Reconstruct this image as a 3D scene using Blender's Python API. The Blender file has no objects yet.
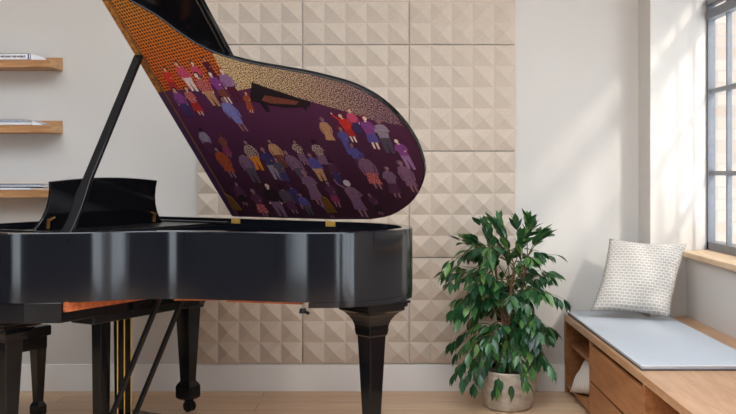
import bpy, bmesh, math, random
from mathutils import Vector, Matrix
random.seed(7)
C = bpy.context.scene.collection
PI = math.pi

# ------------------------------------------------------------------ materials
def mat(name, col, rough=0.5, metal=0.0, noise=None, bump=None, spec=0.5, coat=0.0, sheen=0.0):
    """noise=(scale, other colour, fac, stretch xyz); bump=(scale, strength, distance)"""
    m = bpy.data.materials.new(name); m.use_nodes = True
    nt = m.node_tree; b = nt.nodes['Principled BSDF']
    b.inputs['Base Color'].default_value = (*col, 1)
    b.inputs['Roughness'].default_value = rough
    b.inputs['Metallic'].default_value = metal
    b.inputs['Specular IOR Level'].default_value = spec
    b.inputs['Coat Weight'].default_value = coat
    b.inputs['Sheen Weight'].default_value = sheen
    tc = nt.nodes.new('ShaderNodeTexCoord')
    if noise:
        sc, c2, fac, st = noise
        mp = nt.nodes.new('ShaderNodeMapping'); mp.inputs['Scale'].default_value = st
        nz = nt.nodes.new('ShaderNodeTexNoise'); nz.inputs['Scale'].default_value = sc
        nz.inputs['Detail'].default_value = 5
        rp = nt.nodes.new('ShaderNodeValToRGB')
        rp.color_ramp.elements[0].position = 0.3; rp.color_ramp.elements[1].position = 0.7
        rp.color_ramp.elements[0].color = (*col, 1)
        mixc = [col[i]*(1-fac)+c2[i]*fac for i in range(3)]
        rp.color_ramp.elements[1].color = (*mixc, 1)
        nt.links.new(tc.outputs['Object'], mp.inputs['Vector'])
        nt.links.new(mp.outputs['Vector'], nz.inputs['Vector'])
        nt.links.new(nz.outputs['Fac'], rp.inputs['Fac'])
        nt.links.new(rp.outputs['Color'], b.inputs['Base Color'])
    if bump:
        sc, stg, dist = bump
        nb = nt.nodes.new('ShaderNodeTexNoise'); nb.inputs['Scale'].default_value = sc
        nb.inputs['Detail'].default_value = 4
        bp = nt.nodes.new('ShaderNodeBump'); bp.inputs['Strength'].default_value = stg
        bp.inputs['Distance'].default_value = dist
        nt.links.new(tc.outputs['Object'], nb.inputs['Vector'])
        nt.links.new(nb.outputs['Fac'], bp.inputs['Height'])
        nt.links.new(bp.outputs['Normal'], b.inputs['Normal'])
    return m

def wood(name, light, dark, stretch, rough=0.45, scale=3.0, spec=0.4):
    m = bpy.data.materials.new(name); m.use_nodes = True
    nt = m.node_tree; b = nt.nodes['Principled BSDF']
    b.inputs['Roughness'].default_value = rough
    b.inputs['Specular IOR Level'].default_value = spec
    tc = nt.nodes.new('ShaderNodeTexCoord')
    mp = nt.nodes.new('ShaderNodeMapping'); mp.inputs['Scale'].default_value = stretch
    nz = nt.nodes.new('ShaderNodeTexNoise'); nz.inputs['Scale'].default_value = scale
    nz.inputs['Detail'].default_value = 6; nz.inputs['Distortion'].default_value = 0.6
    rp = nt.nodes.new('ShaderNodeValToRGB')
    rp.color_ramp.elements[0].position = 0.32; rp.color_ramp.elements[1].position = 0.68
    rp.color_ramp.elements[0].color = (*dark, 1); rp.color_ramp.elements[1].color = (*light, 1)
    nt.links.new(tc.outputs['Object'], mp.inputs['Vector'])
    nt.links.new(mp.outputs['Vector'], nz.inputs['Vector'])
    nt.links.new(nz.outputs['Fac'], rp.inputs['Fac'])
    nt.links.new(rp.outputs['Color'], b.inputs['Base Color'])
    return m

def s2l(r, g, b):
    def f(c):
        c /= 255.0
        return c/12.92 if c <= 0.04045 else ((c+0.055)/1.055)**2.4
    return (f(r), f(g), f(b))

# ------------------------------------------------------------------ mesh helpers
def bm_new(): return bmesh.new()

def add_box(bm, x0, x1, y0, y1, z0, z1, mi=0, bev=0.0):
    vs = [bm.verts.new((x, y, z)) for x in (x0, x1) for y in (y0, y1) for z in (z0, z1)]
    idx = [(0,1,3,2),(4,6,7,5),(0,4,5,1),(2,3,7,6),(0,2,6,4),(1,5,7,3)]
    fs = [bm.faces.new([vs[i] for i in q]) for q in idx]
    for f in fs: f.material_index = mi
    if bev > 0:
        es = list({e for f in fs for e in f.edges})
        bmesh.ops.bevel(bm, geom=es, offset=bev, segments=2, affect='EDGES', profile=0.5)

def add_prism(bm, pts, z0, z1, mi=0):
    """vertical prism on a 2D outline"""
    a = [bm.verts.new((p[0], p[1], z0)) for p in pts]
    b = [bm.verts.new((p[0], p[1], z1)) for p in pts]
    n = len(pts)
    fs = [bm.faces.new(a[::-1]), bm.faces.new(b)]
    for i in range(n):
        fs.append(bm.faces.new((a[i], a[(i+1) % n], b[(i+1) % n], b[i])))
    for f in fs: f.material_index = mi
    return fs

def add_loft(bm, rings, mi=0, caps=True):
    R = [[bm.verts.new(p) for p in r] for r in rings]
    n = len(R[0])
    for a, b in zip(R, R[1:]):
        for i in range(n):
            bm.faces.new((a[i], a[(i+1) % n], b[(i+1) % n], b[i])).material_index = mi
    if caps:
        bm.faces.new(R[0][::-1]).material_index = mi
        bm.faces.new(R[-1]).material_index = mi

def add_lathe(bm, prof, cx=0, cy=0, n=32, mi=0, caps=True):
    add_loft(bm, [[(cx+r*math.cos(2*PI*i/n), cy+r*math.sin(2*PI*i/n), z) for i in range(n)] for r, z in prof], mi, caps)

def add_tube(bm, pts, rad, n=8, mi=0):
    pts = [Vector(p) for p in pts]
    rads = rad if isinstance(rad, (list, tuple)) else [rad]*len(pts)
    rings = []
    for i, p in enumerate(pts):
        t = (pts[min(i+1, len(pts)-1)] - pts[max(i-1, 0)]).normalized()
        a = t.cross(Vector((0, 0, 1)))
        if a.length < 1e-3: a = t.cross(Vector((1, 0, 0)))
        a.normalize(); b = t.cross(a).normalized()
        rings.append([p + (a*math.cos(2*PI*k/n) + b*math.sin(2*PI*k/n))*rads[i] for k in range(n)])
    add_loft(bm, rings, mi)

def add_bar(bm, p0, p1, w, t, side=Vector((1, 0, 0)), mi=0):
    """rectangular bar between two points; w measured along side"""
    p0 = Vector(p0); p1 = Vector(p1); d = (p1-p0).normalized()
    a = (side - d*side.dot(d)).normalized(); b = d.cross(a).normalized()
    rings = [[p + a*sx*w/2 + b*sy*t/2 for sx, sy in ((-1,-1),(1,-1),(1,1),(-1,1))] for p in (p0, p1)]
    add_loft(bm, rings, mi)

def sq(h, z, cx=0, cy=0, a=0.0, hy=None):
    hy = hy or h
    c, s = math.cos(a), math.sin(a)
    return [(cx+x*c-y*s, cy+x*s+y*c, z) for x, y in ((-h,-hy),(h,-hy),(h,hy),(-h,hy))]

def obj(name, bm, mats, parent=None, smooth=False, bevel=0.0):
    bmesh.ops.recalc_face_normals(bm, faces=bm.faces[:])
    me = bpy.data.meshes.new(name); bm.to_mesh(me); bm.free()
    o = bpy.data.objects.new(name, me); C.objects.link(o)
    for m in (mats if isinstance(mats, (list, tuple)) else [mats]): me.materials.append(m)
    if parent: o.parent = parent
    if smooth:
        for p in me.polygons: p.use_smooth = True
        if smooth != 'all':
            me.set_sharp_from_angle(angle=math.radians(35))
    if bevel > 0:
        md = o.modifiers.new('Bevel', 'BEVEL'); md.width = bevel; md.segments = 2
        md.limit_method = 'ANGLE'; md.angle_limit = math.radians(40)
    return o

def tag(o, label, cat, group=None):
    o['label'] = label; o['category'] = cat
    if group: o['group'] = group
    return o

def thing(name, label, cat, loc=(0,0,0), rotz=0.0, group=None):
    o = bpy.data.objects.new(name, None); C.objects.link(o)
    o.location = loc; o.rotation_euler = (0, 0, rotz)
    o.empty_display_size = 0.1
    return tag(o, label, cat, group)

def struct(name, bm, mats, parent=None, **k):
    o = obj(name, bm, mats, parent, **k)
    if not parent: o['kind'] = 'structure'
    return o

def catmull(pts, n=8, closed=False):
    out = []; P = [Vector(p) for p in pts]; N = len(P)
    rng = range(N) if closed else range(N-1)
    for i in rng:
        p0 = P[(i-1) % N] if closed or i > 0 else P[0]*2-P[1]
        p1 = P[i]; p2 = P[(i+1) % N]
        p3 = P[(i+2) % N] if closed or i+2 < N else P[-1]*2-P[-2]
        for k in range(n):
            t = k/n
            out.append(0.5*((2*p1)+(p2-p0)*t+(2*p0-5*p1+4*p2-p3)*t*t+(3*p1-p0-3*p2+p3)*t**3))
    if not closed: out.append(P[-1])
    return out
SUN = 5000.0; SKY = 5.3; EXPO = 0.2
# ------------------------------------------------------------------ the room
D = 5.566            # back wall
XR = 1.70            # right wall below the sill
XG = 1.86            # window plane
CEIL = 3.05
XL, YR = -3.6, -2.2

M_wall = mat('wall paint', s2l(208, 202, 195), 0.85, bump=(180, 0.05, 0.002))
M_ceil = mat('ceiling paint', s2l(236, 234, 230), 0.9)
M_trim = mat('trim paint', s2l(236, 232, 227), 0.6)
M_felt = mat('beige felt', s2l(212, 197, 181), 0.95, noise=(220, s2l(184, 164, 146), 0.55, (1,1,1)), bump=(300, 0.25, 0.002))
M_steel = mat('grey steel frame', s2l(110, 112, 118), 0.45, noise=(40, s2l(90, 92, 98), 0.5, (1,1,1)))
M_sill = wood('pale ash', s2l(226, 196, 160), s2l(206, 172, 134), (14, 1.5, 14), 0.45)

def floor_material():
    m = bpy.data.materials.new('oak floorboards'); m.use_nodes = True
    nt = m.node_tree; b = nt.nodes['Principled BSDF']
    b.inputs['Roughness'].default_value = 0.38
    tc = nt.nodes.new('ShaderNodeTexCoord')
    br = nt.nodes.new('ShaderNodeTexBrick'); br.inputs['Scale'].default_value = 1.0
    br.inputs['Brick Width'].default_value = 1.7; br.inputs['Row Height'].default_value = 0.16
    br.inputs['Mortar Size'].default_value = 0.0016; br.offset = 0.37
    br.inputs['Color1'].default_value = (*s2l(234, 200, 164), 1)
    br.inputs['Color2'].default_value = (*s2l(224, 187, 149), 1)
    br.inputs['Mortar'].default_value = (*s2l(128, 94, 64), 1)
    mp = nt.nodes.new('ShaderNodeMapping'); mp.inputs['Scale'].default_value = (1.2, 22, 22)
    nz = nt.nodes.new('ShaderNodeTexNoise'); nz.inputs['Scale'].default_value = 3
    nz.inputs['Detail'].default_value = 6
    mx = nt.nodes.new('ShaderNodeMix'); mx.data_type = 'RGBA'; mx.blend_type = 'MULTIPLY'
    mx.inputs[0].default_value = 0.55
    rp = nt.nodes.new('ShaderNodeValToRGB')
    rp.color_ramp.elements[0].position = 0.3; rp.color_ramp.elements[1].position = 0.65
    rp.color_ramp.elements[0].color = (0.62, 0.56, 0.5, 1); rp.color_ramp.elements[1].color = (1, 1, 1, 1)
    L = nt.links.new
    L(tc.outputs['Object'], br.inputs['Vector']); L(tc.outputs['Object'], mp.inputs['Vector'])
    L(mp.outputs['Vector'], nz.inputs['Vector']); L(nz.outputs['Fac'], rp.inputs['Fac'])
    L(br.outputs['Color'], mx.inputs[6]); L(rp.outputs['Color'], mx.inputs[7])
    L(mx.outputs[2], b.inputs['Base Color'])
    return m
M_floor = floor_material()

bm = bm_new(); add_box(bm, XL-.2, 2.1, YR-.2, D+.2, -0.1, 0); struct('floor', bm, M_floor)
# ceiling with an unseen roof opening added for soft fill daylight
SK = (-2.6, 1.2, -.6, 3.4)
bm = bm_new()
add_box(bm, XL-.2, SK[0], YR-.2, D+.2, CEIL, CEIL+.15); add_box(bm, SK[1], 2.1, YR-.2, D+.2, CEIL, CEIL+.15)
add_box(bm, SK[0], SK[1], YR-.2, SK[2], CEIL, CEIL+.15); add_box(bm, SK[0], SK[1], SK[3], D+.2, CEIL, CEIL+.15)
struct('ceiling', bm, M_ceil)
bm = bm_new(); add_box(bm, XL-.2, 1.60, D, D+.2, 0, CEIL); struct('wall_back', bm, M_wall)
M_char = mat('charcoal paint', (.06, .06, .065), .8, noise=(8, (.08, .08, .085), .5, (1,1,1)))
bm = bm_new(); add_box(bm, XL-.2, XL, YR-.2, D, 0, CEIL); struct('wall_left', bm, M_char)

# right wall: low wall, head, piers between two window openings
WIN = [(3.55, 5.70), (-0.05, 2.3), (-2.05, -0.3)]       # window openings along y; last two unseen, added for soft daylight
Z0, Z1 = 0.80, 2.62
bm = bm_new()
add_box(bm, XR, 1.96, WIN[1][1], D+.2, 0, 0.765)
add_box(bm, XR, 1.96, YR, WIN[1][1], 0, 0.08)
add_box(bm, XR, 1.96, WIN[1][1], D+.2, Z1+.02, CEIL)
add_box(bm, XR, 1.96, YR, WIN[1][1], 2.92, CEIL)
add_box(bm, XR, 1.96, WIN[1][1], WIN[0][0], 0.765, Z1+.02)
add_box(bm, XR, 1.96, WIN[2][1], WIN[1][0], 0.08, 2.92)
add_box(bm, XR, 1.96, YR, WIN[2][0], 0.08, 2.92)
struct('wall_right', bm, M_wall)
# splayed pier at the far end of the window
bm = bm_new()
add_prism(bm, [(1.447, D+.1), (1.458, 5.355), (1.70, 5.507), (1.864, 5.612), (1.885, 5.65), (1.885, D+.3), (1.447, D+.3)], 0, CEIL)
struct('wall_pier', bm, M_wall, bevel=0.006)

# rear wall (behind the camera) with an unseen window added for soft daylight
RW = [(-2.9, -2.2)]
bm = bm_new()
add_box(bm, XL-.2, 1.96, YR-.2, YR, 0, 0.04)
add_box(bm, XL-.2, 1.96, YR-.2, YR, 2.65, CEIL)
xs = [XL-.2, RW[0][0], RW[0][1], 1.96]
for a, b in ((0,1),(2,3)): add_box(bm, xs[a], xs[b], YR-.2, YR, 0.04, 2.65)
struct('wall_rear', bm, M_char)

# baseboard of the back wall and its shadow line
bm = bm_new(); add_box(bm, XL, 1.449, D-.014, D+.01, 0, 0.150, bev=.003)
struct('baseboard_back', bm, M_trim)

# window sill
bm = bm_new(); add_prism(bm, [(1.664, 3.40), (1.864, 3.40), (1.864, 5.60), (1.668, 5.474)], 0.756, 0.786)
struct('trim_1', bm, M_sill, bevel=.004)

def glass_mat():
    m = bpy.data.materials.new('window glass'); m.use_nodes = True
    nt = m.node_tree; nt.nodes.remove(nt.nodes['Principled BSDF'])
    out = nt.nodes['Material Output']
    tr = nt.nodes.new('ShaderNodeBsdfTransparent'); tr.inputs[0].default_value = (.97, .98, .98, 1)
    gl = nt.nodes.new('ShaderNodeBsdfGlossy'); gl.inputs['Roughness'].default_value = 0.02
    mx = nt.nodes.new('ShaderNodeMixShader'); mx.inputs[0].default_value = 0.05
    nt.links.new(tr.outputs[0], mx.inputs[1]); nt.links.new(gl.outputs[0], mx.inputs[2])
    nt.links.new(mx.outputs[0], out.inputs[0])
    return m
M_glass = glass_mat()

def window(name, axis, a0, a1, z0, z1, plane, bars_z, step, sgn, phase=0):
    """steel casement with glazing bars; axis 'y' runs along y at x=plane"""
    f = bm_new()
    def bx(p0, p1, za, zb, dep0, dep1):
        q0, q1 = sorted((plane+sgn*dep0, plane+sgn*dep1))
        if axis == 'y': add_box(f, q0, q1, p0, p1, za, zb)
        else: add_box(f, p0, p1, q0, q1, za, zb)
    bx(a0, a0+.035, z0, z1, -.02, .02); bx(a1-.035, a1, z0, z1, -.02, .02)
    bx(a0, a1, z0, z0+.045, -.02, .07); bx(a0, a1, z1-.05, z1, -.02, .07)
    p = a1 - phase - step
    while p > a0 + .08:
        bx(p-.010, p+.010, z0+.04, z1-.04, -.008, .016); p -= step
    for z, t in bars_z:
        bx(a0+.03, a1-.03, z-t/2, z+t/2, -.011 if t < .03 else -.03, .018)
    o = struct(name, f, M_steel)
    g = bm_new()
    if axis == 'y': add_box(g, plane+.004, plane+.008, a0+.03, a1-.03, z0+.03, z1-.03)
    else: add_box(g, a0+.03, a1-.03, plane-.003, plane+.003, z0+.03, z1-.03)
    obj('pane', g, M_glass, o)
    return o
w1 = window('window_1', 'y', WIN[0][0], 5.606, 0.786, Z1, XG, [(1.213, .024), (1.668, .024), (2.09, .05), (2.165, .04)], .285, 1, .01)
bm = bm_new(); add_box(bm, XG-.006, XG+.012, 3.58, 5.59, 2.31, Z1); obj('spandrel', bm, M_steel, w1)
window('unseen_window_2', 'y', WIN[1][0], WIN[1][1], 0.08, 2.92, XG, [(1.25, .03), (2.1, .03)], .65, 1)  # unseen, added for soft light where the rim shows a reflection
window('unseen_window_3', 'y', WIN[2][0], WIN[2][1], 0.08, 2.92, XG, [(1.25, .03), (2.1, .03)], .65, 1)  # likewise unseen, enlarged to bring in more soft light
window('unseen_window_4', 'x', RW[0][0], RW[0][1], 0.04, 2.65, YR-.1, [(1.4, .024), (2.05, .03)], .40, -1)  # unseen behind the camera, added for daylight and a streak on the rim

# brick building seen through the window; unseen wing added to block sky light
def brick_mat():
    m = bpy.data.materials.new('pale brickwork'); m.use_nodes = True
    nt = m.node_tree; b = nt.nodes['Principled BSDF']; b.inputs['Roughness'].default_value = 0.9
    tc = nt.nodes.new('ShaderNodeTexCoord')
    mp = nt.nodes.new('ShaderNodeMapping'); mp.inputs['Rotation'].default_value = (PI/2, 0, 0)
    br = nt.nodes.new('ShaderNodeTexBrick'); br.inputs['Scale'].default_value = 1.0
    br.inputs['Brick Width'].default_value = 0.225; br.inputs['Row Height'].default_value = 0.085
    br.inputs['Mortar Size'].default_value = 0.008
    br.inputs['Color1'].default_value = (*s2l(172, 154, 140), 1)
    br.inputs['Color2'].default_value = (*s2l(154, 136, 122), 1)
    br.inputs['Mortar'].default_value = (*s2l(150, 142, 134), 1)
    nt.links.new(tc.outputs['Object'], mp.inputs['Vector']); nt.links.new(mp.outputs['Vector'], br.inputs['Vector'])
    nt.links.new(br.outputs['Color'], b.inputs['Base Color'])
    return m
bm = bm_new()
add_box(bm, 2.12, 6.0, 7.3, 7.7, 0, 4.6); add_box(bm, 3.7, 6.0, 2.9, 7.35, 0, 4.6); add_box(bm, 2.06, 6.06, 7.24, 7.76, 4.6, 4.7); add_box(bm, 3.64, 6.06, 2.84, 7.3, 4.6, 4.7)
tag(obj('brick_building', bm, brick_mat()), 'pale sunlit brick building seen outside through the steel window, with an added unseen wing', 'building')

# ------------------------------------------------------------------ acoustic panels
PW, PH, ZB = 0.5905, 0.5905, 0.157
PX0 = -1.008
def panel_mesh():
    bm = bm_new(); w = PW-.006; h = PH-.006
    n = 5; c = w/n; ch = h/n
    base = -0.016
    grid = [[bm.verts.new((-w/2+i*c, base, j*ch)) for j in range(n+1)] for i in range(n+1)]
    for i in range(n):
        for j in range(n):
            a = bm.verts.new((-w/2+(i+.5)*c, base-.026, (j+.5)*ch))
            q = [grid[i][j], grid[i+1][j], grid[i+1][j+1], grid[i][j+1]]
            for k in range(4): bm.faces.new((q[k], q[(k+1) % 4], a))
    bk = [bm.verts.new((x, 0, z)) for x, z in ((-w/2, 0), (w/2, 0), (w/2, h), (-w/2, h))]
    bm.faces.new(bk)
    edges = [[grid[i][0] for i in range(n+1)], [grid[n][j] for j in range(n+1)],
             [grid[i][n] for i in range(n, -1, -1)], [grid[0][j] for j in range(n, -1, -1)]]
    for k in range(4): bm.faces.new([bk[k]] + edges[k] + [bk[(k+1) % 4]])
    return bm
rows = ['bottom row above the baseboard', 'second row up', 'third row up', 'top row of the wall']
cols = ['left column behind the piano', 'middle column', 'right column beside the plain wall']
p0 = None
for r in range(4):
    for c in range(3):
        if p0 is None: o = p0 = obj('acoustic_panel', panel_mesh(), M_felt)
        else: o = p0.copy(); C.objects.link(o)
        o.location = (PX0+PW*(c+.5), D, ZB+PH*r)
        tag(o, 'beige pyramid acoustic panel, %s, %s' % (rows[r], cols[c]), 'wall panel', 'pyramid acoustic panels on the back wall')

# ------------------------------------------------------------------ wall ledges with books
M_ledge = wood('oak ledge', s2l(196, 148, 100), s2l(160, 110, 66), (1.5, 20, 20), 0.5)
M_oakend = wood('oak end grain', s2l(214, 172, 124), s2l(190, 146, 100), (20, 4, 20), 0.6)
M_paper = mat('white paper', s2l(232, 232, 232), 0.6, noise=(60, s2l(205, 208, 212), 0.6, (1, 6, 60)))
M_cover = mat('white cover', s2l(238, 238, 240), 0.4)
M_cover2 = mat('silver grey cover', s2l(196, 202, 212), 0.4, noise=(25, s2l(140, 148, 165), 0.7, (2, 8, 8)))
M_tan = mat('cream cover', s2l(226, 206, 184), 0.5)
M_ink = mat('dark red ink', s2l(74, 26, 34), 0.6)
M_blue = mat('blue cover edge', s2l(60, 76, 130), 0.5)
LX1 = -1.753; LX0 = -2.85; YF = 5.36
def ledge(z, label):
    t = thing('picture_ledge', label, 'shelf', (0, D, z), 0, 'oak picture ledges on the wall')
    bm = bm_new(); add_box(bm, LX0, LX1-.002, YF-D, 0, -.042, -.002, bev=.0015); obj('board', bm, M_ledge, t)
    bm = bm_new(); add_box(bm, LX0, LX1-.002, -.022, 0, -.002, .030, bev=.0015); obj('back_rail', bm, M_ledge, t)
    bm = bm_new(); add_box(bm, LX1-.0025, LX1, YF-D+.002, -.001, -.041, -.003); o = obj('end_grain', bm, M_oakend, t)
    o['label'] = 'pale sawn end'
ledge(1.823, 'oak picture ledge, topmost of three on the left wall')
ledge(1.473, 'oak picture ledge in the middle of the three')
ledge(1.124, 'oak picture ledge lowest of three, beside the music desk')

def book(name, x0, x1, z, th, dep, label, cat, cover, page=M_paper, group=None, y=YF+.006):
    t = thing(name, label, cat, ((x0+x1)/2, y, z), 0, group)
    w = (x1-x0)/2
    bm = bm_new(); add_box(bm, -w+.003, w-.003, .004, dep-.004, .002, th-.002); obj('pages', bm, page, t)
    bm = bm_new()
    add_box(bm, -w, w, 0, dep, 0, .0025); add_box(bm, -w, w, 0, dep, th-.0025, th); add_box(bm, -w, w, 0, .003, 0, th)
    obj('cover', bm, cover, t)
    return t
z1 = 1.823-.0015
b1 = book('book', -2.30, -1.868, z1, .034, .165, 'thick white book with dark red spine lettering on the topmost ledge', 'book', M_cover)
cu = bpy.data.curves.new('spine_text', 'FONT'); cu.body = 'AROUND THE WORLD'; cu.size = .024; cu.extrude = .0004; cu.offset = .0011
cu.align_x = 'LEFT'; cu.align_y = 'CENTER'
to = bpy.data.objects.new('tmp_text', cu); C.objects.link(to)
bpy.context.view_layer.update()
me = bpy.data.meshes.new_from_object(to.evaluated_get(bpy.context.evaluated_depsgraph_get()))
bpy.data.objects.remove(to)
wtx = max(v.co.x for v in me.vertices)
sc = .135/wtx
for v in me.vertices: v.co = Vector((v.co.x*sc+.058, -.0012-v.co.z, v.co.y*.62+.017))
me.materials.clear(); me.materials.append(M_ink)
tx = bpy.data.objects.new('spine_lettering', me); C.objects.link(tx); tx.parent = b1
bm = bm_new(); add_box(bm, .205, .213, -.001, .001, .003, .031); obj('spine_mark', bm, M_blue, b1)
# white wedge of loose leaves leaning off the book end
def magazine(x0, x1, z, zt, label, m, page=M_paper):
    t = thing('magazine', label, 'magazine', (x0, YF+.012, z))
    w = x1-x0
    bm = bm_new()
    add_loft(bm, [[(0, y, 0), (w, y, 0), (w, y, .004), (w*.55, y, zt*.62), (w*.1, y, zt), (0, y, zt)] for y in (0, .15)])
    obj('pages', bm, page, t)
    bm = bm_new()
    add_loft(bm, [[(0, y, zt), (w*.1, y, zt), (w*.55, y, zt*.62), (w, y, .004), (w+.006, y, .0055), (w*.56, y, zt*.62+.003), (w*.1, y, zt+.003), (0, y, zt+.003)] for y in (-.001, .151)])
    obj('cover', bm, m, t)
magazine(-1.864, -1.785, z1, .027, 'white magazine tapering off the right end of the thick lettered book', M_cover)
z2 = 1.473-.0015
book('book', -2.30, -1.86, z2, .016, .16, 'thin white book at the bottom on the middle ledge', 'book', M_cover)
magazine(-1.858, -1.806, z2, .020, 'curled magazine end at the right of the middle ledge', M_cover2)
book('book', -2.32, -1.90, z2+.016, .014, .15, 'thin silver grey book lying on top on the middle ledge', 'book', M_cover2)
z3 = 1.124-.0015
book('book', -2.32, -1.865, z3, .014, .16, 'thin white book at the bottom on the lowest ledge', 'book', M_cover)
book('book', -1.863, -1.79, z3, .012, .16, 'small cream book end at right on the lowest ledge', 'book', M_tan)
book('book', -2.30, -1.80, z3+.0145, .016, .15, 'silver grey book lying on top on the lowest ledge', 'book', M_cover2)
# ------------------------------------------------------------------ the grand piano
TH = math.radians(29.54); PH_ = math.radians(46.95)
PZ = 0.985           # rim top
RB = 0.712           # rim bottom
M_black = mat('black lacquer', (0.004, 0.0045, 0.007), 0.16, spec=0.5, noise=(60, (0.007, 0.008, 0.012), 0.5, (1, 1, 14)))
nt_ = M_black.node_tree; b_ = nt_.nodes['Principled BSDF']      # hand rubbed lacquer: fine scratches run along the case
b_.inputs['Roughness'].default_value = .10; b_.inputs['Anisotropic'].default_value = .3; b_.inputs['Anisotropic Rotation'].default_value = .25
tg_ = nt_.nodes.new('ShaderNodeTangent'); tg_.direction_type = 'RADIAL'; tg_.axis = 'Z'
nt_.links.new(tg_.outputs[0], b_.inputs['Tangent'])
M_black2 = mat('satin black', (0.005, 0.005, 0.006), 0.30, spec=.25, noise=(30, (0.014, 0.014, 0.016), 0.5, (1,1,1)))
M_leg = mat('polished black', (0.004, 0.0045, 0.006), 0.12, spec=.28, noise=(30, (0.009, 0.009, 0.011), 0.5, (1, 1, 1)))
M_gloss = mat('lid black', (0.003, 0.003, 0.004), 0.08, spec=.35, noise=(5, (0.006, 0.006, 0.007), 0.5, (1,1,1)))
M_brass = mat('brass', s2l(222, 182, 96), 0.35, metal=.55, noise=(40, s2l(180, 136, 60), 0.5, (1,1,1)))
M_chrome = mat('steel rod', s2l(200, 200, 205), 0.25, metal=1.0)
M_gold = mat('gold iron plate', s2l(150, 110, 60), 0.4, metal=0.7, noise=(20, s2l(120, 84, 44), 0.5, (1,1,1)))
M_spruce = wood('red brown spruce', s2l(190, 104, 56), s2l(150, 70, 36), (2, 18, 18), 0.5)
M_key = mat('white keys', s2l(238, 236, 228), 0.25)
M_felt2 = mat('dark felt', (0.02, 0.02, 0.02), 0.9)

P = thing('grand_piano', 'black grand piano with its painted lid propped open', 'piano', (-0.7409, 5.1095, 0), -TH)

curve = [(0.0, 1.425), (0.05, 1.392), (0.136, 1.325), (0.238, 1.235), (0.31, 1.138), (0.382, 1.060), (0.465, 1.004), (0.549, 0.967), (0.63, 0.940),
         (0.75, 0.908), (0.865, 0.876), (0.95, 0.845), (1.03, 0.812), (1.098, 0.765), (1.150, 0.71), (1.191, 0.636), (1.218, 0.55), (1.228, 0.451), (1.209, 0.32),
         (1.146, 0.208), (1.06, 0.116), (0.935, 0.038), (0.816, 0.008)]
curve = [(p.x, p.y) for p in catmull([(a, b, 0) for a, b in curve], 3)]
FU = -0.64
outline = [(FU, 1.44), (-0.2, 1.44), (-0.06, 1.435)] + curve + [(0.6, 0.0), (0.0, 0.0), (FU, 0.0)]

def inset(poly, d):
    n = len(poly); out = []
    area = sum(poly[i][0]*poly[(i+1) % n][1]-poly[(i+1) % n][0]*poly[i][1] for i in range(n))
    s = 1 if area > 0 else -1
    for i in range(n):
        a, b, c = Vector(poly[i-1]), Vector(poly[i]), Vector(poly[(i+1) % n])
        e1, e2 = (b-a).normalized(), (c-b).normalized()
        n1, n2 = Vector((-e1.y, e1.x))*s, Vector((-e2.y, e2.x))*s
        m = n1+n2
        m = m/max(m.dot(n1), 0.35)
        out.append((b.x+m.x*d, b.y+m.y*d))
    return out
def loc2(poly): return [(u, -v) for u, v in poly]

# rim: a closed wall following the outline
ro = inset(outline, .010); ri = inset(outline, .055)
bm = bm_new()
A_, B_ = loc2(ro), loc2(ri)
n = len(A_)
ring = [[bm.verts.new((p[0], p[1], z)) for p in poly] for poly, z in ((A_, RB), (A_, PZ-.004), (inset(loc2(ro), .003), PZ), (B_, PZ), (B_, RB))]
for k in range(5):
    a, b = ring[k], ring[(k+1) % 5]
    for i in range(n):
        bm.faces.new((a[i], a[(i+1) % n], b[(i+1) % n], b[i]))
obj('rim', bm, M_black, P, smooth=True)
# lower moulding under the tail
tailp = [p for p in inset(outline, .011) if p[0] > 0.985]
bm = bm_new(); add_prism(bm, loc2(tailp), RB-.022, RB-.0015)
obj('tail_moulding', bm, M_black, P, smooth=True)
# soundboard, plate, braces
bm = bm_new(); add_prism(bm, loc2(inset([p for p in outline if p[0] > -.1 or True], .056)), .80, .812)
obj('soundboard', bm, M_spruce, P)
pl = inset(outline, .075)
pl = [(max(u, -.05), v) for u, v in pl]
cl = []
for p in pl:
    if not cl or (Vector(p)-Vector(cl[-1])).length > 1e-4: cl.append(p)
bm = bm_new(); add_prism(bm, loc2(cl), .85, .872); obj('iron_plate', bm, M_gold, P)
bm = bm_new()
for i in range(42):
    t = i/41; v0 = .16+t*1.0
    u1 = 1.08-t*.85
    add_tube(bm, [(0.02, -v0, .90), (u1, -(v0*.62+.12), .90)], .0012, 4)
o = obj('strings', bm, M_chrome, P); o['kind'] = 'stuff'
for (u0, v0, u1, v1) in ((.24, .95, .95, .10), (.40, .90, 1.12, .45), (.24, .55, .9, .75), (.62, .82, .93, .74)):
    bm = bm_new(); add_bar(bm, (u0, -v0, .712), (u1, -v1, .712), .07, .034, Vector((0, 1, 0)))
    obj('brace', bm, M_spruce, P)
bm = bm_new(); add_tube(bm, [(.985, -.83, .69), (.985, -.83, .672)], [.012, .016], 12); add_tube(bm, [(.985, -.83, .68), (1.02, -.845, .676)], .007, 8)
obj('brace_bolt', bm, M_black2, P)

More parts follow.
